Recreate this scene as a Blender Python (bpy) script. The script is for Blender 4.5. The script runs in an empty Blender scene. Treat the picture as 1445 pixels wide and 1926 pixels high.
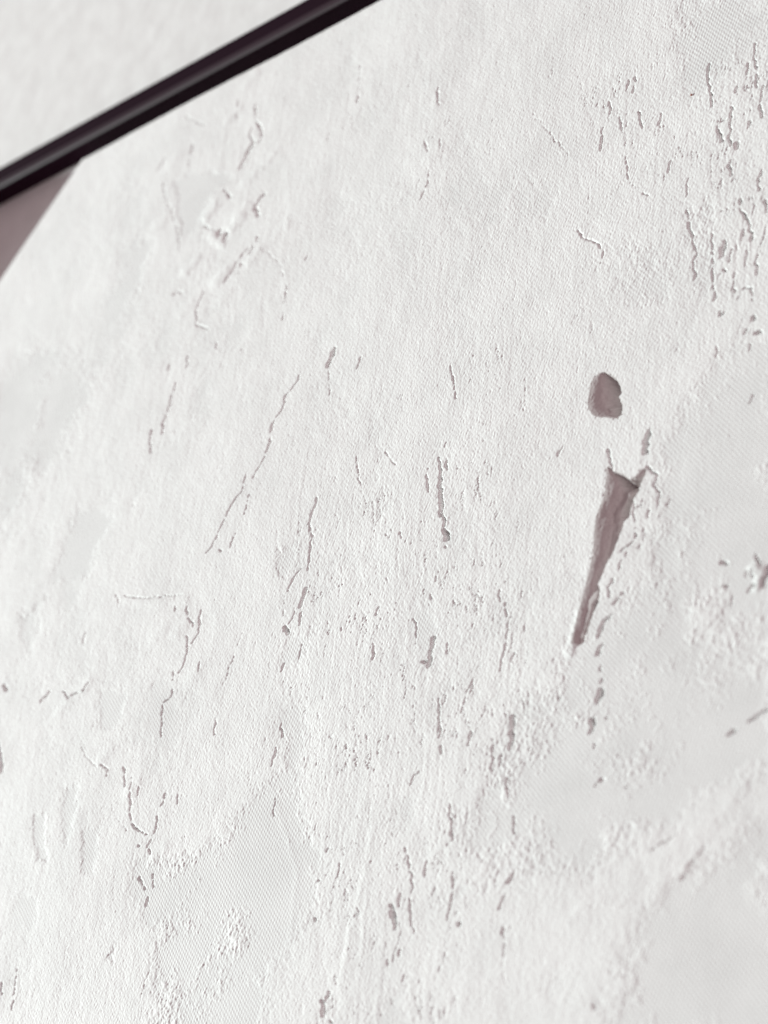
import bpy, math, mathutils
import numpy as np
C = bpy.context.scene
COL = C.collection
MM = 0.001

# ------------------------------------------------------------------ camera
# The photograph is 1445 x 1926; lengths along the canvas are in millimetres:
# a = along the rail, b = up the canvas, c = out of the canvas towards the room.
W, H, F = 1445.0, 1926.0, 4547.0
CX, CY, DIST = W/2, H/2, 0.455
S_, IS_ = 4500.0, 1.8
Hv = np.array([-S_ - CX, 315 + .5507*S_ - CY])
m_ = (Hv @ Hv + F*F)/(-(Hv[0] - IS_*Hv[1]))
Vv = np.array([Hv[0] + m_, Hv[1] - IS_*m_])
U = -np.array([*Hv, F]); U /= np.linalg.norm(U)
V = np.array([*Vv, F]); V /= np.linalg.norm(V)
N = np.cross(U, V)
if N[2] > 0: N = -N
C0 = np.array([0, 0, DIST*1000.0])          # millimetres, camera frame (x right, y down, z forward)

def spot_on(px, py, c=0.0):
    """point of the canvas (mm) seen at a place of the photograph"""
    r = np.stack([np.asarray(px, float) - CX, np.asarray(py, float) - CY, np.full(np.shape(px), F)], -1)
    P0 = C0 + N*c
    t = (P0 @ N)/(r @ N)
    d = r*t[..., None] - P0
    return d @ U, d @ V
def seen_at(a, b, c=0.0):
    P = C0 + np.multiply.outer(a, U) + np.multiply.outer(b, V) + np.multiply.outer(c, N)
    return P[..., 0]/P[..., 2]*F + CX, P[..., 1]/P[..., 2]*F + CY

# world: X = a, Z = b, -Y = c ; camera-frame vector w -> (w.U, -w.N, w.V)
def to_world(w): return mathutils.Vector((float(w @ U), float(-(w @ N)), float(w @ V)))
cam_d = bpy.data.cameras.new('camera'); cam = bpy.data.objects.new('camera', cam_d); COL.objects.link(cam)
R = mathutils.Matrix((to_world(np.array([1., 0, 0])), to_world(np.array([0, -1., 0])), to_world(np.array([0, 0, -1.])))).transposed()
cam.matrix_world = mathutils.Matrix.Translation(to_world(-C0*MM)) @ R.to_4x4()
cam_d.sensor_fit = 'VERTICAL'; cam_d.sensor_height = 24.0; cam_d.sensor_width = 18.0
cam_d.lens = 24.0*F/H
cam_d.clip_start = 0.01; cam_d.clip_end = 100
cam_d.dof.use_dof = True; cam_d.dof.focus_distance = 0.452; cam_d.dof.aperture_fstop = 11.0
C.camera = cam

# ------------------------------------------------------------------ light
world = bpy.data.worlds.new('World'); C.world = world; world.use_nodes = True
bg = world.node_tree.nodes['Background']
bg.inputs[0].default_value = (1.0, .76, .79, 1)
wt = world.node_tree; wc = wt.nodes.new('ShaderNodeTexCoord'); wx = wt.nodes.new('ShaderNodeSeparateXYZ'); wr = wt.nodes.new('ShaderNodeMapRange')
wt.links.new(wc.outputs['Generated'], wx.inputs[0]); wt.links.new(wx.outputs[0], wr.inputs[0])   # the room is brighter on the side away from the window
wr.interpolation_type = 'SMOOTHSTEP'
wr.inputs[1].default_value = -.55; wr.inputs[2].default_value = 1.0; wr.inputs[3].default_value = .08; wr.inputs[4].default_value = .82
wt.links.new(wr.outputs[0], bg.inputs[1])
EL = math.radians(19.0); TH = math.radians(4.0)   # height of the light over the canvas, and its tilt from the rail's direction
ld = bpy.data.lights.new('window_sun', 'SPOT'); lo = bpy.data.objects.new('window_sun', ld); COL.objects.link(lo)
sdir = mathutils.Vector((-math.cos(EL)*math.cos(TH), -math.sin(EL), math.cos(EL)*math.sin(TH))).normalized()
lo.location = sdir*6.0
lo.rotation_euler = sdir.to_track_quat('Z', 'Y').to_euler()
ld.spot_size = math.radians(14); ld.spot_blend = 0.15; ld.shadow_soft_size = 0.03
ld.energy = 3030.0; ld.color = (.897, 1.0, .970)
C.view_settings.view_transform = 'Standard'; C.view_settings.look = 'None'
C.view_settings.exposure = 0; C.view_settings.gamma = 1; C.view_settings.use_curve_mapping = False
C.render.engine = 'CYCLES'; C.cycles.max_bounces = 5; C.cycles.diffuse_bounces = 4

# ------------------------------------------------------------------ helpers
def link(name, me, mat, parent=None):
    o = bpy.data.objects.new(name, me); COL.objects.link(o)
    if mat: me.materials.append(mat)
    if parent: o.parent = parent
    return o
def mesh_from(verts, faces, name, smooth=False):
    me = bpy.data.meshes.new(name); me.from_pydata(verts, [], faces); me.update()
    if smooth: me.polygons.foreach_set('use_smooth', [True]*len(me.polygons))
    return me
def P3(a, b, c): return (a*MM, -c*MM, b*MM)
rng = np.random.default_rng(7)
TN, TS = 1024, 0.15                           # noise tile: samples and mm per sample
fx = np.fft.fftfreq(TN, TS)[None, :]; fy = np.fft.fftfreq(TN, TS)[:, None]
def tile(lu, lv, lo_cut=None, power=None):
    """periodic noise, gaussian spectrum with correlation lengths lu, lv (mm); lo_cut removes wavelengths above it"""
    w = np.fft.fft2(rng.standard_normal((TN, TN)))
    if power is None: s = np.exp(-(math.pi**2)*((fx*lu)**2 + (fy*lv)**2)/2)
    else: s = 1/(np.hypot(fx*lu, fy*lv) + 1e-3)**power*np.exp(-(fx**2 + fy**2)*.08)
    if lo_cut: s = s*(1 - np.exp(-((fx**2 + fy**2)*lo_cut**2)))
    s = s.copy(); s[0, 0] = 0
    t = np.fft.ifft2(w*s).real
    return (t/t.std()).astype(np.float32)
def look(t, a, b, sc=1.0):
    x = np.mod(a/(TS*sc), TN); y = np.mod(b/(TS*sc), TN)
    i = np.floor(x).astype(np.int32) % TN; j = np.floor(y).astype(np.int32) % TN
    x = (x - np.floor(x)).astype(np.float32); y = (y - np.floor(y)).astype(np.float32)
    i2 = (i+1) % TN; j2 = (j+1) % TN
    return (t[j, i]*(1-x) + t[j, i2]*x)*(1-y) + (t[j2, i]*(1-x) + t[j2, i2]*x)*y
def sst(e0, e1, x):
    t = np.clip((x-e0)/(e1-e0), 0, 1); return t*t*(3-2*t)
grain_t = tile(.20, .25, .95); grain2_t = tile(.42, .52, 2.2); dash_t = tile(.22, 1.15, 7.0); dash2_t = tile(.9, 3.2, 14.0)
patch_t = tile(1, 1, None, 1.5); ragged_t = tile(.28, .28, 2.5); streak_t = tile(.5, 12.0, 20.0); wave_t = tile(14, 14)

# ------------------------------------------------------------------ materials
def material(name, color, rough, spec=.5):
    m = bpy.data.materials.new(name); m.use_nodes = True
    b = m.node_tree.nodes['Principled BSDF']
    b.inputs['Base Color'].default_value = (*color, 1); b.inputs['Roughness'].default_value = rough
    b.inputs['Specular IOR Level'].default_value = spec
    return m, m.node_tree.nodes, m.node_tree.links, b
def math_node(n, l, op, x, y=None):
    k = n.new('ShaderNodeMath'); k.operation = op
    for i, q in enumerate((x, y)):
        if q is None: continue
        if isinstance(q, (int, float)): k.inputs[i].default_value = q
        else: l.new(q, k.inputs[i])
    return k.outputs[0]
WEAVE_ANGLE = math.radians(9)
def canvas_material():
    m, n, l, b = material('white textured canvas', (.79, .79, .785), .72, .3)
    tc = n.new('ShaderNodeTexCoord')
    mp = n.new('ShaderNodeMapping'); mp.inputs['Rotation'].default_value = (0, WEAVE_ANGLE, 0)
    mp.inputs['Scale'].default_value = (1000, 1000, 1000)
    l.new(tc.outputs['Object'], mp.inputs[0])
    nz = n.new('ShaderNodeTexNoise'); nz.inputs['Scale'].default_value = .25; nz.inputs['Detail'].default_value = 2
    l.new(mp.outputs[0], nz.inputs['Vector'])
    wob = n.new('ShaderNodeVectorMath'); wob.operation = 'MULTIPLY_ADD'
    l.new(nz.outputs['Color'], wob.inputs[0]); wob.inputs[1].default_value = (.5, .5, .5); l.new(mp.outputs[0], wob.inputs[2])
    sp = n.new('ShaderNodeSeparateXYZ'); l.new(wob.outputs[0], sp.inputs[0])
    per = .80
    sx = math_node(n, l, 'SINE', math_node(n, l, 'MULTIPLY', sp.outputs[0], 2*math.pi/per))
    sz = math_node(n, l, 'SINE', math_node(n, l, 'MULTIPLY', sp.outputs[2], 2*math.pi/1.30))
    weave = math_node(n, l, 'MULTIPLY', sx, sz)
    at = n.new('ShaderNodeAttribute'); at.attribute_name = 'paste'
    inv = math_node(n, l, 'SUBTRACT', 1.0, at.outputs['Fac'])
    inv = math_node(n, l, "MAXIMUM", inv, .40)
    wv = math_node(n, l, 'MULTIPLY', math_node(n, l, 'MULTIPLY', weave, inv), .020)
    fine = n.new('ShaderNodeTexNoise'); fine.inputs['Scale'].default_value = 2.6; fine.inputs['Detail'].default_value = 3
    l.new(mp.outputs[0], fine.inputs['Vector'])
    hsum = math_node(n, l, 'ADD', wv, math_node(n, l, 'MULTIPLY', fine.outputs['Fac'], .04))
    bp = n.new('ShaderNodeBump'); bp.inputs['Strength'].default_value = 1.0; bp.inputs['Distance'].default_value = .001
    l.new(hsum, bp.inputs['Height']); l.new(bp.outputs[0], b.inputs['Normal'])
    mx = n.new('ShaderNodeMix'); mx.data_type = 'RGBA'
    l.new(at.outputs['Fac'], mx.inputs[0])
    mx.inputs[6].default_value = (.748, .748, .742, 1); mx.inputs[7].default_value = (.806, .806, .799, 1)
    mo = n.new('ShaderNodeTexNoise'); mo.inputs['Scale'].default_value = .075; mo.inputs['Detail'].default_value = 7; mo.inputs['Roughness'].default_value = .68
    l.new(mp.outputs[0], mo.inputs['Vector'])
    mr = n.new('ShaderNodeMapRange'); mr.inputs[1].default_value = .36; mr.inputs[2].default_value = .60; mr.inputs[3].default_value = .945; mr.inputs[4].default_value = 1.015
    l.new(mo.outputs['Fac'], mr.inputs[0])                       # the white is laid on unevenly
    vm = n.new('ShaderNodeVectorMath'); vm.operation = 'SCALE'
    l.new(mx.outputs[2], vm.inputs[0]); l.new(mr.outputs[0], vm.inputs['Scale']); l.new(vm.outputs[0], b.inputs['Base Color'])
    return m
CANVAS = canvas_material()
GOUGE, gn, gl, gb = material('smooth paste darkened for shade', (.52, .478, .472), .6, .3)  # gouge paste darker and pinker than the white, deepening its shade by colour
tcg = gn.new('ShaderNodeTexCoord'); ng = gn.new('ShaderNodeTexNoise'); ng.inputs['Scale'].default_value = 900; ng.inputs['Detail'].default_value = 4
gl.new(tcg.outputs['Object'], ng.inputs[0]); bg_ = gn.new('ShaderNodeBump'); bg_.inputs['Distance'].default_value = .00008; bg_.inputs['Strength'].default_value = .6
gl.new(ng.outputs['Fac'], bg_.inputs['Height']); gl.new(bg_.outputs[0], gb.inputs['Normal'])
RAIL, rn, rl, rb = material('satin black rail', (.0145, .0040, .0098), .6, .05)
tcr = rn.new('ShaderNodeTexCoord'); nr = rn.new('ShaderNodeTexNoise'); nr.inputs['Scale'].default_value = 120; nr.inputs['Detail'].default_value = 5
mpr = rn.new('ShaderNodeMapping'); mpr.inputs['Scale'].default_value = (.12, 1, 1)
rl.new(tcr.outputs['Object'], mpr.inputs[0]); rl.new(mpr.outputs[0], nr.inputs[0])
rr = rn.new('ShaderNodeMapRange'); rr.inputs[3].default_value = .5; rr.inputs[4].default_value = .7
rl.new(nr.outputs['Fac'], rr.inputs[0]); rl.new(rr.outputs[0], rb.inputs['Roughness'])
EDGE, *_ = material('black edge with highlight tone', (.034, .017, .0255), .38, .62)  # paler than the rail: its edge highlight is partly put into the colour
WALL, wn, wl, wb = material('white painted plaster wall', (.75, .735, .73), .8, .2)
tcw = wn.new('ShaderNodeTexCoord'); nw = wn.new('ShaderNodeTexNoise'); nw.inputs['Scale'].default_value = 140; nw.inputs['Detail'].default_value = 6
wl.new(tcw.outputs['Object'], nw.inputs[0]); bw = wn.new('ShaderNodeBump'); bw.inputs['Distance'].default_value = .0006; bw.inputs['Strength'].default_value = .5
wl.new(nw.outputs['Fac'], bw.inputs['Height']); wl.new(bw.outputs[0], wb.inputs['Normal'])
wmix = wn.new('ShaderNodeMix'); wmix.data_type = 'RGBA'; nw2 = wn.new('ShaderNodeTexNoise'); nw2.inputs['Scale'].default_value = 220; nw2.inputs['Detail'].default_value = 5
wl.new(tcw.outputs['Object'], nw2.inputs[0]); wl.new(nw2.outputs['Fac'], wmix.inputs[0])
wmix.inputs[6].default_value = (.675, .665, .658, 1); wmix.inputs[7].default_value = (.805, .80, .795, 1); wl.new(wmix.outputs[2], wb.inputs['Base Color'])
SIDE, *_ = material('raw canvas side', (.72, .71, .69), .85, .2)
FLECK, *_ = material('rust red fleck', (.32, .09, .05), .7, .3)

# ------------------------------------------------------------------ wall and rail
BACK = 5.0                                   # canvas front stands this far off the wall
wall = link('wall', mesh_from([P3(-900, -700, -BACK-.6), P3(700, -700, -BACK-.6), P3(700, 900, -BACK-.6), P3(-900, 900, -BACK-.6),
                               P3(-900, -700, -BACK-90), P3(700, -700, -BACK-90), P3(700, 900, -BACK-90), P3(-900, 900, -BACK-90)],
        [(0, 1, 2, 3), (4, 7, 6, 5), (0, 4, 5, 1), (1, 5, 6, 2), (2, 6, 7, 3), (3, 7, 4, 0)], 'wall'), WALL)
wall['label'] = 'white painted plaster wall behind the black rail and canvas'; wall['category'] = 'wall'

art = bpy.data.objects.new('framed_canvas', None); COL.objects.link(art); art.empty_display_size = .02
art['label'] = 'white canvas thick with cracked textured paste under a slim black frame rail'; art['category'] = 'painting'

# rail profile from the photographed edges
def b_of(p, q, c): return float(np.mean([spot_on(np.array(p[0]), np.array(p[1]), c)[1], spot_on(np.array(q[0]), np.array(q[1]), c)[1]]))
EDGEB = b_of((150, 304), (714, 0), 0.0)       # upper edge of the canvas front
TOPB = b_of((150, 304), (714, 0), -BACK)      # under side of the rail, where it meets the wall
best = min(np.linspace(-4, 4, 161), key=lambda c: abs(b_of((0, 357), (649, 0), c) - TOPB))
RC = float(best)                              # lower front corner of the rail
c_front = RC + .55
b_up = b_of((0, 341.6), (600, 12), c_front)
b_top = b_of((0, 315), (572, 0), c_front)
print('rail', TOPB, RC, b_up, b_top)
r_pts = []
nb = 8
prof_main = [(TOPB, -BACK-.5), (TOPB, RC)]         # (b, c)
prof_edge = []
for i in range(nb+1):
    t = i/nb*math.pi/2
    prof_edge.append((b_up - (b_up-TOPB)*math.cos(t), RC + (c_front-RC)*math.sin(t)))
def strip(profile, a0, a1, name, mat, parent, smooth, close=False, segs=60):
    vs, fs = [], []
    k = len(profile)
    for i in range(segs+1):
        a = a0 + (a1-a0)*i/segs
        vs += [P3(a, b, c) for b, c in profile]
    for i in range(segs):
        for j in range(k-1 if not close else k):
            j2 = (j+1) % k
            fs.append((i*k+j, i*k+j2, (i+1)*k+j2, (i+1)*k+j))
    if close: fs += [tuple(range(k))[::-1], tuple(range(segs*k, segs*k+k))]
    me = mesh_from(vs, fs, name, smooth)
    return link(name, me, mat, parent)
gap = .03
BAR_A0 = float(spot_on(np.array(-14.0), np.array(384.0), -BACK-.6)[0]) + .9
# body: bottom face, front face behind the bead, top, back
body = [(TOPB, -BACK-.5), (TOPB, RC-gap), (TOPB+.25, RC-gap), (b_up-.02, c_front-.12), (b_up+.02, c_front), (b_top-.5, c_front+.02), (b_top-.15, c_front-.1), (b_top, c_front-.5), (b_top, -BACK-.5)]
rail = strip(body, BAR_A0, 230, 'frame_rail', RAIL, art, False, True)
bead = prof_edge + [(b_up, c_front-.3), (TOPB+.3, RC)]
edge = strip(bead, BAR_A0, 230, 'rail_edge', EDGE, rail, False, True)
for me in (edge.data, rail.data):
    me.polygons.foreach_set('use_smooth', [True]*len(me.polygons))
    me.set_sharp_from_angle(angle=math.radians(32))

# an unseen slanted bar, added to the frame, runs along the cut corner of the canvas, just outside the picture;
# it is deeper than the rail and shaped to shade the wall in the gap beside the canvas
ax, ay = spot_on(np.array([147., 2.]), np.array([312., 525.]))      # slanted upper left edge of the canvas
ed = np.array([ax[1]-ax[0], ay[1]-ay[0]]); ed /= np.linalg.norm(ed)
BAR_C = 7.8
bar_a = float(spot_on(np.array(-14.0), np.array(384.0), -BACK-.6)[0])
pa_, qa_ = (bar_a - ed[0]/abs(ed[1])*.5, TOPB+.5), (bar_a + ed[0]/abs(ed[1])*170, TOPB-170.0)
sec = [(-9, -BACK-.5), (-9, BAR_C-.4), (-8.6, BAR_C), (-.4, BAR_C), (0, BAR_C-.4), (0, -BACK-.5)]
vs_ = [P3(p[0]+o, p[1], c_) for p in (pa_, qa_) for o, c_ in sec]
k_ = len(sec)
fs_ = [(i, (i+1) % k_, k_+(i+1) % k_, k_+i) for i in range(k_)] + [tuple(range(k_))[::-1], tuple(range(k_, 2*k_))]
corner = link('frame_rail', mesh_from(vs_, fs_, 'frame_rail'), RAIL, art); corner['label'] = 'unseen slanted black bar added to shade the wall by the cut corner'

# ------------------------------------------------------------------ canvas relief
A_MIN = ax[1] + ed[0]*34; A_MAX = 104.0; B_MIN = -122.0; B_MAX = EDGEB
def steps(x0, x1, f):
    out = [x0]
    while out[-1] < x1: out.append(out[-1] + f(out[-1]))
    return np.array(out)
zc = lambda a, b: (C0 + U*a + V*b)[2]/455.0
QUAL = .78
ga = steps(A_MIN, A_MAX, lambda a: .225*QUAL*zc(a, 10 - .15*a))
gb_ = steps(B_MIN, B_MAX, lambda b: .195*QUAL*zc(-10 - .3*b, b))
print('grid', len(ga), len(gb_), 'A', A_MIN, A_MAX, 'B', B_MIN, B_MAX)
A, B = np.meshgrid(ga, gb_); A = A.astype(np.float32); B = B.astype(np.float32)
# left border follows the slanted edge: squeeze the columns near it
el = ax[0] + (B - ay[0])*ed[0]/ed[1]
el = np.maximum(el, A_MIN)
sq = 1 - sst(0, 60, (A - A_MIN))*0
A = el + (A - A_MIN)*(A_MAX - el)/(A_MAX - A_MIN)
A = A.astype(np.float32)
Z = np.zeros_like(A)
PX, PY = seen_at(A, B); PX = PX.astype(np.float32); PY = PY.astype(np.float32)

def to_mm(pts):
    p = np.array(pts, float); a, b = spot_on(p[:, 0], p[:, 1]); return np.stack([a, b], -1)
def window(pa, pad):
    jb = np.searchsorted(gb_, [pa[:, 1].min()-pad, pa[:, 1].max()+pad])
    j0, j1 = max(jb[0]-1, 0), min(jb[1]+1, len(gb_))
    sub = A[j0:j1]
    ii = np.where((sub > pa[:, 0].min()-pad).any(0) & (sub < pa[:, 0].max()+pad).any(0))[0]
    if len(ii) == 0 or j1 <= j0: return None
    return slice(j0, j1), slice(ii[0], ii[-1]+1)
def seg_dist(a, b, p, q, w0=0, w1=0):
    d = q - p; L = max(d @ d, 1e-9)
    t = np.clip(((a-p[0])*d[0] + (b-p[1])*d[1])/L, 0, 1)
    return np.hypot(a-(p[0]+t*d[0]), b-(p[1]+t*d[1])), w0 + (w1-w0)*t
PXMM = 1/8.2
LIP = np.zeros_like(A)
CUT = np.zeros_like(A)
def line_field(pts, widths):
    pa = to_mm(pts); n = len(pa)
    ws = np.interp(np.linspace(0, 1, n), np.linspace(0, 1, len(widths)), widths)*PXMM*(.25 if max(widths) > 7 else .21)
    win = window(pa, 3.0)
    if win is None: return None
    a, b = A[win], B[win]
    rg = look(ragged_t, a, b, 1.6)
    a = a + look(grain2_t, b*.6, a*.6 + 20)*.13; b = b + look(grain2_t, a*.6 + 50, b*.6)*.10
    best = np.full(a.shape, 9.0)
    if n == 1: pa = np.vstack([pa, pa + [.05, .05]]); ws = np.array([ws[0], ws[0]]); n = 2
    for k in range(n-1):
        d, w = seg_dist(a, b, pa[k], pa[k+1], ws[k], ws[k+1])
        best = np.minimum(best, d - w*(1.06 + .38*np.clip(look(grain2_t, a*.45, b*.45), -1.5, 1.5)))
    return win, best + rg*.055
def crack(pts, widths, depth=.5, lip=.10, soft=.10):
    r = line_field(pts, widths)
    if r is None: return
    win, d = r
    cut = 2.5*depth**1.8*(1 - sst(-soft, soft*.55, d))
    for k, f in (((1, .62), (2, .35)) if max(widths) > 7 else ((1, .30),)):  # eases down from the left, steep on the right
        cut[:, :-k] = np.maximum(cut[:, :-k], cut[:, k:]*f)
    CUT[win] = np.maximum(CUT[win], cut)
    if lip:                                     # a low burr on the far-from-cut side that faces the light
        s = max(1, int(round(.45/.22)))
        l = np.exp(-np.maximum(d-.05, 0)**2/.16)*lip*.12
        l = np.roll(l, s, axis=1); l[:, :s] = 0
        LIP[win] = np.maximum(LIP[win], l)
def ridge(pts, widths, height, soft=.3):
    r = line_field(pts, widths)
    if r is None: return
    win, d = r
    Z[win] += height*np.exp(-np.maximum(d, 0)**2/soft**2)
def inside(poly, x, y):
    c = np.zeros(x.shape, bool); n = len(poly)
    for i in range(n):
        x1, y1 = poly[i]; x2, y2 = poly[(i+1) % n]
        if y1 == y2: continue
        c ^= ((y1 > y) != (y2 > y)) & (x < (x2-x1)*(y-y1)/(y2-y1) + x1)
    return c
def region(poly, soft):
    """soft mask (in photo pixels of the canvas) of a traced patch"""
    P = np.array(poly, np.float32)
    x0, y0 = P.min(0) - soft*2; x1, y1 = P.max(0) + soft*2
    out = np.zeros_like(A); sel = (PX > x0) & (PX < x1) & (PY > y0) & (PY < y1)
    x, y = PX[sel], PY[sel]
    d = np.full(x.shape, 1e9, np.float32)
    for i in range(len(P)):
        dd, _ = seg_dist(x, y, P[i], P[(i+1) % len(P)]); d = np.minimum(d, dd)
    d = np.where(inside(P, x, y), -d, d)
    out[sel] = 1 - sst(-soft, soft, d)
    return out

# -- where the paste is thin and the weave shows
bare = np.zeros_like(A)
for poly, soft, k in [
    ([(255, 1615), (420, 1575), (470, 1500), (535, 1440), (545, 1340), (575, 1330), (560, 1480), (590, 1580), (600, 1690), (540, 1780), (500, 1840), (480, 1960), (265, 1960), (290, 1760), (262, 1680)], 40, 1.0),
    ([(870, 1450), (1000, 1300), (1040, 1230), (1200, 1080), (1260, 900), (1320, 720), (1470, 640), (1470, 1420), (1330, 1480), (1200, 1600), (1080, 1680), (930, 1690), (850, 1720), (845, 1580)], 70, .84),
    ([(1480, 1500), (1340, 1620), (1220, 1730), (1140, 1820), (1130, 1960), (1480, 1960)], 80, .92),
    ([(330, 345), (400, 318), (440, 335), (405, 370), (380, 425), (345, 440)], 14, 1.2),
    ([(1240, -20), (1400, -20), (1390, 90), (1350, 170), (1310, 190), (1270, 90)], 40, .62),
    ([(1270, 400), (1350, 330), (1360, 470), (1330, 560)], 25, .6),
    ([(190, 1300), (240, 1310), (215, 1370), (192, 1370)], 12, 1.1),
    ([(120, 1480), (150, 1470), (140, 1560), (120, 1600)], 14, 1.2), ([(155, 1560), (185, 1560), (175, 1640), (155, 1640)], 12, 1.2),
    ([(60, 1530), (85, 1530), (90, 1620), (70, 1620)], 12, 1.2), ([(40, 1700), (70, 1690), (60, 1740)], 12, 1.1), ([(230, 1740), (215, 1820), (190, 1800)], 14, .9), ([(20, 1150), (90, 1120), (60, 1230)], 25, .9), ([(230, 470), (300, 440), (280, 560), (220, 580)], 30, .9),
    ([(60, 620), (180, 700), (150, 820), (0, 1000), (-20, 800)], 50, 1.0), ([(150, 960), (210, 980), (170, 1090), (100, 1080)], 25, 1.0),
    ([(520, 1030), (560, 1020), (540, 1090), (515, 1080)], 12, .9), ([(545, 1190), (620, 1170), (560, 1250), (530, 1240)], 20, .7),
    ([(700, 800), (760, 820), (740, 980), (690, 960)], 30, .45), ([(1160, 430), (1280, 470), (1250, 580), (1170, 560)], 35, .5),
]:
    bare = np.maximum(bare, region(poly, soft)*k)
pt = look(patch_t, A, B, .55)*.55 + look(patch_t, B+40, A+11, .23)*.45
paste = sst(-.42, .30, (.62 - bare*1.30) + pt*.46 + look(grain2_t, A, B)*.10 + look(grain_t, A + 5, B)*.12)
paste = paste.astype(np.float32)

# -- how much the trowel has torn the paste, by area
tear = np.full_like(A, .10)
for poly, soft, k in [
    ([(540, 960), (700, 900), (1000, 1000), (1020, 1400), (880, 1500), (880, 1700), (850, 1960), (590, 1960), (600, 1600), (510, 1420)], 60, .74),
    ([(1330, 60), (1480, 40), (1480, 540), (1400, 600), (1330, 560)], 40, .80),
    ([(1090, 150), (1240, 120), (1320, 300), (1290, 420), (1130, 330)], 50, .7),
    ([(900, 1080), (1010, 1100), (1020, 1430), (930, 1500)], 40, .95),
    ([(560, 1480), (680, 1480), (680, 1680), (600, 1680)], 30, .8),
    ([(780, 120), (870, 140), (840, 330), (780, 300)], 40, .45), ([(1200, 880), (1270, 900), (1230, 1060), (1180, 1060)], 25, .7),
    ([(840, 640), (1000, 640), (960, 1000), (800, 980)], 60, .55),
    ([(420, 180), (520, 180), (520, 520), (340, 560), (290, 330)], 50, .3), ([(0, 1250), (400, 1120), (330, 1700), (100, 1500)], 80, .22),
]:
    tear = np.maximum(tear, region(poly, soft)*k)

# -- relief: waviness, paste thickness, grain, streaks, tears
warp_a = A + look(patch_t, A, B, 1.0)*.5
g = look(grain_t, A, B) ; g2 = look(grain2_t, A, B)
Z += look(wave_t, A, B, 2.0)*.10 + look(wave_t, B, A, .6)*.018
Z += paste*(.095 + pt*.04)
Z += (.45 + .55*paste)*.0180*g + (.12 + .88*paste)*.0060*g2*(.6 + .6*tear)
CUT = np.maximum(CUT, sst(1.7, 3.0, look(grain_t, B*1.1 + 31, A*1.1))*.10*(.35 + tear)) + .006*np.maximum(g*g2, 0)*paste
Z += paste*look(streak_t, warp_a, B)*(.003 + .007*tear)
thr = 3.2 - 1.15*tear
ds = look(dash_t, warp_a, B); ds2 = look(dash2_t, warp_a, B)
CUT = np.maximum(CUT, sst(0, .9, ds + .35*g - thr)*(.08 + .11*tear))
# connected, wandering fissures: where a streaky noise crosses zero, opened only here and there
fis = np.abs(ds2 + .22*g) ; open_ = look(patch_t, A*1.0 + 13, B, .16)*.6 + look(dash_t, warp_a + 7, B, 1.7)*.5
CUT = np.maximum(CUT, (1 - sst(.03, .15, fis))*sst(1.0, 1.8, open_ + 1.0*tear)*(.08 + .17*tear))
CUT *= sst(.05, .5, paste)
LIP += (sst(-.6, .5, look(dash_t, warp_a - .5, B) - thr)*.035*tear*paste).astype(np.float32)

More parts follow.
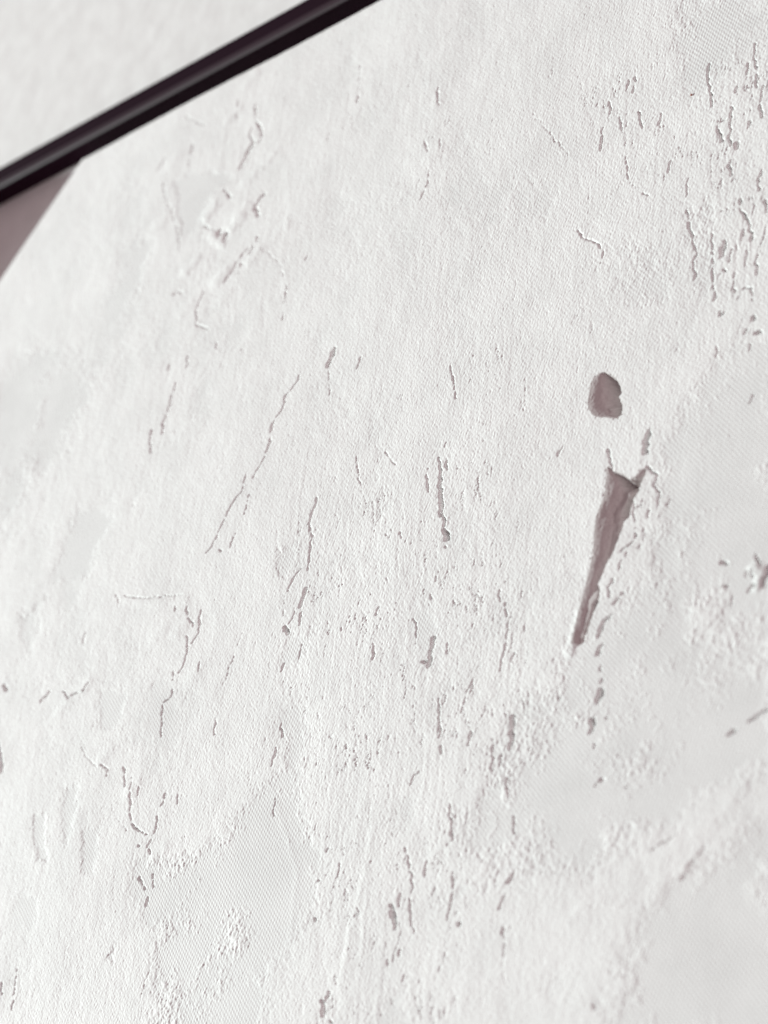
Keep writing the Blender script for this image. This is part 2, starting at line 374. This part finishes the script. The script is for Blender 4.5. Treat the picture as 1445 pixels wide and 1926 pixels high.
# -- traced cracks, pits and ridges
M_, D_ = .5, .9
for pts, w, dep, lip in [
    # beside the big gouges
    ([(1142, 848), (1147, 858), (1150, 870), (1154, 881)], [3, 5], .5, .1),
    ([(1224, 808), (1221, 828), (1217, 850)], [5, 13, 11], 1.1, .12),
    ([(1217, 880), (1228, 884), (1238, 897), (1232, 910), (1240, 925), (1241, 950)], [7, 5, 4, 4], .5, .1),
    ([(1213, 935), (1210, 948), (1200, 955)], [4, 5], .4, .1), ([(1221, 962), (1219, 972)], [6], .4, .1), ([(1260, 940), (1255, 950)], [5], .4, .05), ([(1192, 940), (1196, 985)], [4], .4, .1),
    ([(1197, 995), (1196, 1017), (1172, 1035)], [5, 6, 6], .6, .15), ([(1180, 1040), (1166, 1064), (1169, 1070)], [4, 5], .5, .1),
    ([(1156, 1087), (1148, 1105), (1148, 1125)], [7, 6, 4], .6, .12), ([(1174, 1115), (1158, 1135)], [8, 6], .4, .1),
    ([(1150, 1158), (1138, 1170), (1130, 1196)], [8, 6, 5], .7, .12), ([(1137, 1210), (1126, 1232)], [5, 8], .6, .12),
    ([(1134, 1278), (1131, 1285)], [6], .5, .1), ([(1135, 1301), (1127, 1320), (1124, 1326)], [10, 11, 4], 1.0, .1),
    ([(1116, 1352), (1119, 1362), (1112, 1379)], [4, 12, 6], 1.0, .1), ([(1144, 1349), (1143, 1353)], [5], .5, .05), ([(1133, 1252), (1131, 1260)], [4], .4, .05),
    # right border
    ([(1449, 1068), (1444, 1082), (1439, 1101)], [14, 13, 5], 1.3, .1), ([(1422, 1038), (1424, 1050), (1431, 1063)], [5, 6, 4], .6, .1),
    ([(1361, 1058), (1366, 1062)], [8], .5, .1), ([(1363, 1104), (1370, 1103)], [8], .5, .1), ([(1382, 1122), (1375, 1138)], [6], .5, .1),
    ([(1418, 1100), (1409, 1112)], [7], .6, .1), ([(1405, 1076), (1404, 1082)], [6], .4, .1), ([(1416, 1075), (1418, 1084)], [5], .4, .1),
    ([(1445, 1335), (1428, 1345), (1410, 1356)], [6, 6], .6, .12), ([(1385, 1372), (1372, 1383)], [7], .5, .2),
    # upper right cluster
    ([(1335, 120), (1332, 150), (1340, 178), (1341, 200)], [5, 6, 4], .6, .12), ([(1352, 228), (1350, 240), (1360, 265)], [5, 4, 6], .6, .12),
    ([(1378, 203), (1375, 230), (1375, 262), (1377, 272)], [5, 6, 5], .65, .15), ([(1388, 160), (1384, 178)], [7, 4], .5, .1), ([(1366, 224), (1354, 232)], [3, 6], .4, .1),
    ([(1420, 82), (1422, 105), (1425, 128)], [6, 4], .6, .12), ([(1425, 140), (1426, 165)], [4], .5, .1), ([(1408, 120), (1406, 135)], [4], .4, .1), ([(1377, 300), (1374, 312), (1378, 328)], [5, 7], .6, .12),
    ([(1387, 271), (1389, 279)], [9], .6, .1), ([(1413, 228), (1411, 240)], [7], .6, .1), ([(1437, 162), (1434, 190)], [5], .5, .1), ([(1436, 320), (1428, 340), (1430, 358)], [5, 6], .6, .12), ([(1431, 200), (1436, 222)], [5], .5, .1),
    ([(1394, 378), (1395, 395), (1408, 410), (1415, 440), (1414, 452)], [4, 5, 7], .7, .14), ([(1399, 435), (1394, 458)], [5], .5, .1), ([(1365, 452), (1361, 480)], [4, 8], .7, .12),
    ([(1378, 468), (1373, 490)], [6], .6, .12), ([(1406, 470), (1401, 500)], [5], .5, .1), ([(1425, 480), (1424, 515)], [5], .5, .1), ([(1360, 508), (1368, 510)], [6], .5, .2),
    ([(1293, 397), (1302, 440), (1311, 475), (1304, 491), (1307, 508), (1309, 522)], [4, 5, 5], .5, .1), ([(1338, 438), (1342, 480), (1341, 530), (1346, 562)], [4, 3, 5], .45, .12), ([(1295, 330), (1292, 370)], [3], .35, .08),
    ([(1355, 585), (1357, 594), (1363, 590)], [7], .7, .12), ([(1419, 597), (1420, 600)], [9], .7, .1), ([(1404, 621), (1404, 627)], [7], .6, .1), ([(1425, 628), (1430, 625)], [9], .7, .1), ([(1413, 648), (1410, 660)], [5], .5, .1),
    ([(1382, 515), (1380, 550)], [4], .4, .1), ([(1389, 562), (1397, 545), (1407, 540), (1415, 543), (1418, 565)], [4, 4, 6], .5, .1), ([(1443, 375), (1443, 400)], [6], .6, .1),
    ([(1182, 150), (1179, 175)], [4], .4, .08), ([(1196, 145), (1192, 172)], [5], .45, .1), ([(1203, 210), (1208, 240)], [4], .45, .1), ([(1245, 215), (1240, 235)], [5], .5, .1),
    ([(1134, 240), (1130, 285)], [5], .45, .1), ([(1146, 180), (1148, 215)], [4], .4, .1), ([(1178, 290), (1182, 340), (1200, 355), (1228, 372)], [3], .3, .08), ([(1168, 220), (1170, 250)], [4], .4, .1),
    ([(1087, 432), (1095, 445), (1126, 458), (1135, 472), (1131, 500)], [3, 4, 3], .28, .09), ([(1005, 215), (1030, 245), (1070, 292)], [2, 3], .22, .08), ([(1262, 305), (1258, 325)], [4], .4, .1),
    # top middle
    ([(825, 165), (827, 200)], [7], .25, .12), ([(800, 262), (806, 285)], [6], .25, .1), ([(830, 262), (828, 285)], [5], .22, .1), ([(808, 322), (806, 345), (788, 386)], [5, 5, 3], .3, .08), ([(678, 120), (674, 192)], [3], .25, .08),
    # upper left
    ([(481, 195), (483, 228), (492, 242), (494, 255), (488, 268)], [3, 5, 6], .45, .1), ([(476, 240), (470, 256), (476, 266)], [4, 5], .4, .1), ([(479, 266), (466, 290), (453, 317)], [8, 9, 7], 1.1, .12),
    ([(450, 188), (446, 215), (450, 226)], [3], .25, .08), ([(503, 362), (490, 375), (482, 388), (488, 406)], [6, 5, 8], .55, .14), ([(486, 445), (485, 455)], [6], .4, .1),
    ([(384, 427), (398, 431), (414, 438)], [3, 5], .35, .1), ([(428, 440), (424, 450)], [15, 13], 1.5, .1), ([(416, 433), (413, 442)], [9], .9, .05), ([(424, 357), (436, 372)], [6], .4, .1), ([(298, 320), (316, 294)], [6], .3, .12), ([(364, 270), (357, 312)], [5], .3, .1), ([(350, 220), (387, 236)], [4], .25, .08),
    ([(308, 345), (316, 375), (325, 400), (335, 430), (340, 470)], [5, 4, 4], .25, .12), ([(470, 465), (450, 490), (425, 530)], [8, 7], .25, .14), ([(478, 460), (470, 480)], [5], .3, .1), ([(455, 495), (450, 515)], [5], .3, .1),
    ([(386, 545), (372, 578), (370, 608)], [3, 5], .3, .1), ([(368, 610), (395, 620)], [4], .3, .1), ([(330, 552), (345, 548)], [7], .3, .12), ([(406, 640), (408, 656)], [5], .35, .1), ([(580, 475), (575, 490)], [4], .3, .1),
    ([(540, 540), (532, 600)], [3], .25, .08), ([(500, 470), (530, 500), (540, 540)], [4], .2, .12),
    # middle left
    ([(631, 655), (626, 670), (619, 686)], [5, 13, 9], 1.2, .14), ([(680, 672), (672, 696)], [5], .4, .1), ([(618, 690), (622, 760)], [3], .25, .08), ([(333, 718), (321, 760), (309, 795), (307, 814)], [4, 5, 6], .4, .1),
    ([(287, 808), (283, 830), (285, 850)], [6], .35, .1), ([(320, 685), (317, 695)], [7], .3, .1), ([(355, 670), (352, 690)], [4], .25, .1),
    ([(564, 705), (558, 722), (538, 745), (534, 768), (514, 797), (509, 830)], [3, 5, 4], .45, .1), ([(510, 832), (498, 865), (478, 900)], [5, 4], .5, .1),
    ([(467, 888), (458, 925), (440, 948), (400, 1030), (390, 1040)], [3, 5, 4], .35, .1), ([(472, 933), (462, 968)], [4], .4, .1), ([(445, 1005), (435, 1030)], [3], .3, .08), ([(415, 1034), (418, 1038)], [5], .4, .05),
    ([(598, 938), (590, 960), (583, 985)], [7, 6], .5, .1), ([(584, 985), (588, 1010), (580, 1070)], [4], .35, .1), ([(566, 1070), (550, 1090), (543, 1112)], [4, 5], .4, .1), ([(565, 970), (560, 1030)], [3], .2, .08),
    ([(579, 1104), (573, 1120), (566, 1140)], [4, 8, 5], .7, .1), ([(568, 1150), (563, 1176)], [5], .5, .1), ([(537, 1179), (543, 1190)], [9], .9, .08), ([(556, 1150), (545, 1172)], [4], .35, .1),
    ([(568, 1210), (562, 1240)], [3], .3, .08), ([(535, 1248), (528, 1262)], [4], .4, .08), ([(455, 1190), (430, 1260), (420, 1290)], [2, 3], .22, .08), ([(670, 860), (676, 900), (686, 935)], [3], .3, .08),
    # lower left
    ([(235, 1122), (280, 1125), (310, 1122), (345, 1118)], [5, 5, 4], .30, .12), ([(352, 1140), (355, 1160), (365, 1178)], [4, 5], .45, .1), ([(378, 1148), (373, 1192), (361, 1210)], [4, 6, 4], .45, .1),
    ([(352, 1195), (354, 1225), (344, 1255), (337, 1265)], [4, 5], .45, .1), ([(328, 1262), (326, 1280)], [5], .4, .1), ([(378, 1240), (374, 1270)], [4], .3, .1), ([(327, 1285), (322, 1312), (306, 1322), (303, 1386)], [3, 4, 4], .4, .1),
    ([(332, 1140), (330, 1150)], [5], .35, .1), ([(168, 1285), (160, 1298), (145, 1304), (130, 1313), (120, 1300)], [4, 7, 6], .5, .12), ([(95, 1303), (79, 1318)], [7], .5, .12), ([(10, 1290), (16, 1298)], [9], .5, .12), ([(1, 1400), (4, 1430), (7, 1452)], [5, 9], .9, .15),
    ([(162, 1190), (158, 1210)], [7], .2, .1), ([(222, 1120), (226, 1140)], [6], .22, .1), ([(405, 1350), (403, 1381)], [3, 5], .35, .08), ([(154, 1405), (165, 1425), (182, 1440)], [4, 6], .3, .12), ([(192, 1438), (204, 1445), (202, 1460)], [5], .35, .1),
    ([(234, 1442), (237, 1478)], [4, 5], .45, .1), ([(248, 1463), (246, 1495), (246, 1530), (252, 1555), (265, 1563), (277, 1570)], [4, 3, 5], .45, .1), ([(262, 1478), (260, 1500)], [4], .4, .1), ([(297, 1535), (293, 1560), (283, 1580), (279, 1592)], [6, 4, 7], .5, .1), ([(281, 1597), (282, 1608)], [5], .4, .1),
    ([(262, 1588), (263, 1592)], [6], .5, .08), ([(311, 1492), (305, 1512)], [5], .4, .1), ([(335, 1490), (334, 1512)], [3], .3, .1), ([(262, 1650), (272, 1672)], [5], .35, .1), ([(286, 1644), (287, 1668)], [5], .4, .1), ([(279, 1685), (274, 1704)], [6, 5], .5, .1),
    ([(221, 1540), (240, 1560)], [3], .22, .06), ([(33, 1820), (22, 1900)], [5], .25, .12), ([(2, 1850), (4, 1870)], [7], .6, .1), ([(286, 1810), (265, 1870)], [3], .2, .08), ([(528, 1358), (531, 1384)], [5], .5, .1), ([(520, 1405), (511, 1440)], [5], .4, .1), ([(518, 1502), (515, 1535)], [4], .4, .08),
    # centre
    ([(826, 862), (830, 880), (831, 905)], [5, 7], .6, .12), ([(831, 905), (832, 930), (834, 960)], [8, 6], .9, .12), ([(828, 962), (831, 975)], [5], .5, .05), ([(834, 962), (838, 990)], [7], .9, .12), ([(838, 996), (843, 1012)], [8, 13], 1.1, .1),
    ([(841, 862), (842, 884)], [6], .5, .12), ([(806, 880), (804, 900), (808, 925)], [4], .4, .08), ([(839, 834), (839, 848)], [3], .35, .05), ([(839, 1029), (841, 1033)], [6], .5, .05), ([(755, 1000), (756, 1012)], [4], .4, .05),
    ([(714, 1140), (709, 1156)], [7, 7], .8, .1), ([(779, 1163), (784, 1172), (784, 1185), (783, 1212)], [3, 4, 2], .4, .08), ([(817, 1200), (815, 1210)], [8], .7, .1), ([(816, 1212), (813, 1230), (810, 1250)], [6, 8, 9], .9, .1), ([(797, 1243), (801, 1244)], [8], .5, .05), ([(843, 1205), (843, 1228)], [4, 6], .4, .08),
    ([(811, 1120), (812, 1126)], [6], .6, .05), ([(798, 1110), (799, 1116)], [6], .4, .05), ([(820, 1085), (823, 1095)], [5], .4, .05), ([(940, 1110), (942, 1130)], [4], .45, .08), ([(951, 1135), (955, 1158)], [6, 7], .6, .1), ([(963, 1160), (955, 1180), (953, 1215), (943, 1260)], [5, 3], .4, .08), ([(968, 1230), (962, 1250)], [5], .5, .08),
    ([(892, 1275), (888, 1300)], [5], .5, .08), ([(703, 1210), (704, 1240)], [4], .4, .05), ([(826, 1312), (828, 1345), (829, 1385)], [5, 6, 4], .6, .1), ([(831, 1405), (832, 1415)], [6, 7], .6, .08), ([(966, 1348), (968, 1365), (963, 1412)], [8, 7, 5], .8, .12),
    ([(888, 1378), (884, 1400)], [6], .6, .1), ([(790, 1453), (780, 1460), (775, 1475)], [3, 6], .5, .1), ([(884, 1290), (868, 1340)], [3], .35, .08), ([(945, 1420), (944, 1440)], [6], .6, .08), ([(955, 1465), (957, 1500)], [6, 4], .5, .08), ([(930, 1390), (928, 1450)], [4], .45, .08),
    ([(740, 1702), (744, 1720), (748, 1746)], [6, 11, 4], 1.0, .12), ([(755, 1680), (751, 1704)], [5], .4, .08), ([(803, 1620), (802, 1648)], [5], .5, .1), ([(849, 1512), (853, 1580)], [3, 6], .45, .08), ([(856, 1640), (853, 1690), (843, 1730)], [4, 5], .45, .08), ([(763, 1592), (776, 1650), (777, 1680)], [4], .4, .08), ([(772, 1690), (776, 1740), (782, 1755)], [4], .35, .08),
    ([(864, 1738), (866, 1742)], [7], .6, .05), ([(754, 1786), (752, 1798)], [5], .5, .08), ([(761, 1835), (760, 1845)], [6], .5, .08), ([(733, 1805), (732, 1815)], [5], .5, .05), ([(968, 1642), (960, 1662)], [4, 8], .35, .1), ([(953, 1680), (941, 1708)], [6, 7], .3, .1), ([(946, 1738), (952, 1775), (951, 1800)], [4, 5], .3, .12), ([(948, 1810), (950, 1850)], [4, 3], .18, .08),
    ([(966, 1735), (963, 1745)], [5], .3, .08), ([(621, 1866), (617, 1885)], [7, 6], .5, .1), ([(612, 1885), (612, 1912)], [9, 8], .6, .1), ([(624, 1920), (628, 1926)], [7], .6, .1), ([(604, 1655), (600, 1658)], [5], .5, .05), ([(596, 1730), (596, 1734)], [6], .5, .05), ([(968, 1535), (970, 1570)], [5], .3, .08),
    ([(1350, 650), (1349, 672)], [3], .25, .05), ([(1419, 738), (1412, 760)], [5], .45, .08), ([(1060, 835), (1048, 860)], [4], .4, .08), ([(849, 690), (855, 720), (860, 750)], [5, 4], .3, .1), ([(992, 710), (985, 780)], [3], .2, .08), ([(725, 850), (745, 875)], [3], .3, .06), ([(1050, 1305), (1054, 1315)], [5], .5, .05),
    # lower right
    ([(1330, 1590), (1318, 1605), (1300, 1628)], [5, 4], .30, .1), ([(1302, 1624), (1295, 1637), (1284, 1652)], [7, 5], .4, .12), ([(1224, 1602), (1250, 1585), (1276, 1570)], [5, 4], .28, .12), ([(1122, 1480), (1128, 1468), (1138, 1466)], [4], .3, .1), ([(1121, 1401), (1119, 1406)], [6], .5, .08),
    ([(1180, 1480), (1181, 1484)], [5], .35, .05), ([(1120, 1890), (1121, 1898)], [6], .35, .08), ([(1090, 1715), (1120, 1705), (1160, 1700)], [3], .15, .12),
]:
    crack(pts, w, dep, lip)
# raised seams of paste
for pts, w, h in [
    ([(1470, 1400), (1400, 1480), (1350, 1550), (1300, 1625), (1200, 1720)], [10], .03), ([(540, 330), (545, 400), (530, 480), (540, 560)], [6], .025),
    ([(425, 375), (400, 400), (385, 420)], [8], .08), ([(240, 1130), (300, 1135), (350, 1128)], [8], .07), ([(1090, 1712), (1130, 1700), (1170, 1700)], [8], .06), ([(400, 445), (420, 460)], [12], .15),
    ([(700, 1560), (690, 1640), (660, 1760), (640, 1860)], [4], .05), ([(510, 1480), (560, 1640), (545, 1780)], [3], .03), ([(1420, 1070), (1432, 1085), (1428, 1098)], [16], .25), ([(1095, 1150), (1080, 1200), (1072, 1225)], [12], .18),
    ([(505, 180), (520, 240), (530, 300)], [6], .02), ([(700, 140), (704, 230)], [8], .03), ([(1330, 700), (1300, 900), (1290, 1100)], [40], .02),
]:
    ridge(pts, w, h, .7)
for x, y, h in [(440, 215, .10), (505, 300, .09), (470, 335, .12), (395, 395, .20), (445, 420, .18), (455, 395, .14), (360, 500, .18), (480, 480, .16), (415, 520, .18), (330, 300, .08), (530, 430, .08), (300, 420, .08), (420, 560, .08), (350, 580, .08), (470, 150, .07),
                (160, 1290, .10), (340, 1180, .10), (300, 1190, .08), (250, 1480, .10), (300, 1600, .10), (200, 1420, .08), (120, 1330, .10), (370, 1260, .07), (815, 200, .07), (815, 290, .07), (1260, 1600, .05), (1320, 1560, .04), (1390, 1490, .05), (1230, 1680, .04)]:
    ridge([(x - 8, y + 10), (x + 10, y - 8)], [12, 9], h, 1.2)

Z += LIP
Z -= CUT

# -- the two big gouges
def gouge(poly, deep, ragged):
    pa = to_mm(poly); win = window(pa, 4.0)
    a, b = A[win], B[win]
    rg = look(ragged_t, a, b)
    d = np.full(a.shape, 1e9); na = np.zeros_like(d); nbv = np.zeros_like(d)
    n = len(pa)
    for i in range(n):
        p, q = pa[i], pa[(i+1) % n]; e = q-p; L = max(e @ e, 1e-9)
        t = np.clip(((a-p[0])*e[0] + (b-p[1])*e[1])/L, 0, 1)
        va = p[0]+t*e[0]-a; vb = p[1]+t*e[1]-b; dd = np.hypot(va, vb)
        k = dd < d
        d = np.where(k, dd, d); na = np.where(k, va, na); nbv = np.where(k, vb, nbv)
    ins = inside(pa, a, b)
    return win, a, b, np.where(ins, d, -d) + rg*ragged, pa
GOUGES = []
OWNER = np.zeros(A.shape, np.int8)
def carve(idx, poly, deep, left, right, extra):
    win, a, b, d, pa = gouge(poly, deep, .09)
    # wall steep towards the light, a long slope on the other side
    lo_, hi_ = np.full(a.shape, 1e3), np.full(a.shape, 1e3)
    ins = d > 0
    # distance measured along the rail to the left and right outline
    n = len(pa)
    xl = np.full(a.shape, -1e3); xr = np.full(a.shape, 1e3)
    for i in range(n):
        p, q = pa[i], pa[(i+1) % n]
        if p[1] == q[1]: continue
        s = ((b >= min(p[1], q[1])) & (b < max(p[1], q[1])))
        x = p[0] + (b-p[1])*(q[0]-p[0])/(q[1]-p[1])
        xl = np.where(s & (x <= a), np.maximum(xl, x), xl); xr = np.where(s & (x > a), np.minimum(xr, x), xr)
    dl = np.clip(a-xl, 0, 50); dr = np.clip(xr-a, 0, 50)
    wall_ = sst(0, .34, d)                       # every rim is at least this soft
    slope = sst(-.1, left, dl + look(grain2_t, a, b)*.04)
    x1 = np.minimum(.42*(dl + np.minimum(dr, 20)), 3.0)
    dn = np.maximum(dl + .05*look(grain2_t, a, b), 0)
    dn = np.minimum(dn, 20); fall = .03*dn + .085*np.minimum(dn, x1)**2 + .17*x1*np.maximum(dn - x1, 0) + left*np.maximum(dn - x1, 0)
    fall = np.minimum(fall, deep*(1 + .12*look(wave_t, a, b, .15)))
    fall = np.minimum(fall, right*dr)
    z = np.where(ins, np.minimum(fall, 8*np.maximum(d, 0))*sst(0, .2, d), 0)
    z = z*(1 + extra(a, b))
    rim = .0*np.exp(-np.clip(-d, 0, None)**2/.9)*(d < .15)
    Z[win] += np.where(d < .15, rim, 0) - z
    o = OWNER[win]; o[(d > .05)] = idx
def px_ridge(pts, w, h, soft, cap=-1.0):
    r = line_field(pts, w); win, d = r
    z0 = Z[win]; Z[win] = np.where(OWNER[win] > 0, np.maximum(z0, np.minimum(z0 + h*np.exp(-np.maximum(d, 0)**2/soft**2), cap)), z0)
TOPG = [(1138, 700), (1126, 703), (1116, 712), (1109, 726), (1106, 743), (1104, 757), (1106, 769), (1112, 780), (1121, 786), (1135, 786), (1150, 788), (1163, 788), (1170, 780), (1171, 766), (1170, 757), (1168, 751), (1164, 748), (1168, 744), (1170, 735), (1167, 725), (1161, 714), (1150, 704)]
LOWG = [(1141, 879), (1139, 900), (1137, 920), (1135, 940), (1127, 955), (1121, 972), (1118, 995), (1117, 1015), (1114, 1045), (1108, 1075), (1100, 1105), (1091, 1140), (1084, 1170), (1079, 1195), (1075, 1212), (1080, 1214), (1088, 1216), (1096, 1213), (1101, 1206), (1104, 1195), (1109, 1178), (1114, 1163), (1121, 1147), (1127, 1134), (1129, 1120), (1131, 1108), (1126, 1100),
        (1133, 1086), (1138, 1072), (1146, 1056), (1154, 1042), (1158, 1033), (1165, 1013), (1170, 1000), (1175, 985), (1186, 971), (1189, 950), (1194, 938), (1203, 925), (1205, 914), (1213, 898), (1217, 886), (1212, 880), (1204, 886), (1193, 898), (1187, 903), (1180, 897), (1169, 890), (1159, 888), (1152, 882), (1146, 877)]
carve(1, TOPG, 7.0, .55, 14.0, lambda a, b: look(wave_t, a, b, .12)*.06)
gs = lambda a, b: look(streak_t, a*1.3 - b*.32, b, .9)*.055 + look(wave_t, a, b, .1)*.08
carve(2, LOWG, 7.0, .55, 14.0, gs)
px_ridge([(1130, 784), (1140, 770), (1152, 756), (1162, 749), (1167, 745)], [2, 4, 6], .9, .5)
px_ridge([(1214, 884), (1195, 905), (1172, 930), (1158, 955), (1150, 985), (1145, 1015), (1137, 1050)], [8, 6, 4], 1.7, .6, -1.2)
px_ridge([(1124, 1112), (1115, 1130), (1106, 1152), (1098, 1178), (1091, 1204)], [3], 2.6, .32, -.12)
px_ridge([(1170, 960), (1160, 1000), (1148, 1040)], [4], 1.1, .5, -1.2)
px_ridge([(1150, 900), (1147, 960), (1132, 1040)], [4], .5, .9)

# -- to meshes
nr_, nc_ = A.shape
co = np.empty((nr_*nc_, 3), np.float32)
co[:, 0] = A.ravel()*MM; co[:, 1] = -Z.ravel()*MM; co[:, 2] = B.ravel()*MM
idx = np.arange(nr_*nc_, dtype=np.int32).reshape(nr_, nc_)
quads = np.stack([idx[:-1, :-1], idx[:-1, 1:], idx[1:, 1:], idx[1:, :-1]], -1).reshape(-1, 4)
own = OWNER[:-1, :-1].ravel()
def grid_mesh(name, q, attr):
    used = np.zeros(len(co), bool); used[q.ravel()] = True
    remap = np.cumsum(used) - 1
    cc = co[used]; q2 = remap[q].astype(np.int32)
    me = bpy.data.meshes.new(name)
    me.vertices.add(len(cc)); me.vertices.foreach_set('co', cc.ravel())
    me.loops.add(q2.size); me.loops.foreach_set('vertex_index', q2.ravel())
    me.polygons.add(len(q2)); me.polygons.foreach_set('loop_start', np.arange(0, q2.size, 4, dtype=np.int32))
    me.update(calc_edges=True)
    me.polygons.foreach_set('use_smooth', np.ones(len(q2), bool))
    at = me.attributes.new('paste', 'FLOAT', 'POINT'); at.data.foreach_set('value', attr.ravel()[used].astype(np.float32))
    return me
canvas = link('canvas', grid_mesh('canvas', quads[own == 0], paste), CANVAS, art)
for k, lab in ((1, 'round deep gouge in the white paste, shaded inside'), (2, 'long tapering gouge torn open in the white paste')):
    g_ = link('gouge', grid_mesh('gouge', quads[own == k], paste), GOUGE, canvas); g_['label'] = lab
# stretched sides and back of the canvas
border = np.concatenate([idx[0, :], idx[1:, -1], idx[-1, -2::-1], idx[-2:0:-1, 0]])
ring = co[border][::6]
nR = len(ring)
vs = [tuple(p) for p in ring] + [(p[0], BACK*MM, p[2]) for p in ring]
fs = [(i, (i+1) % nR, nR+(i+1) % nR, nR+i)[::-1] for i in range(nR)]
fs.append(tuple(range(nR, 2*nR)))
link('canvas_side', mesh_from(vs, fs, 'canvas_side'), SIDE, art)
# one rust coloured fleck stuck in the paste
fa, fb = spot_on(np.array([1301.]), np.array([179.]))
bpy.ops.mesh.primitive_ico_sphere_add(subdivisions=2, radius=.2*MM, location=P3(fa[0], fb[0], .12))
fl = bpy.context.object; fl.name = 'paint_fleck'; fl.data.name = 'paint_fleck'; fl.scale = (.9, .6, 1.3); fl.data.materials.append(FLECK); fl.parent = canvas
fl['label'] = 'tiny rust red fleck'
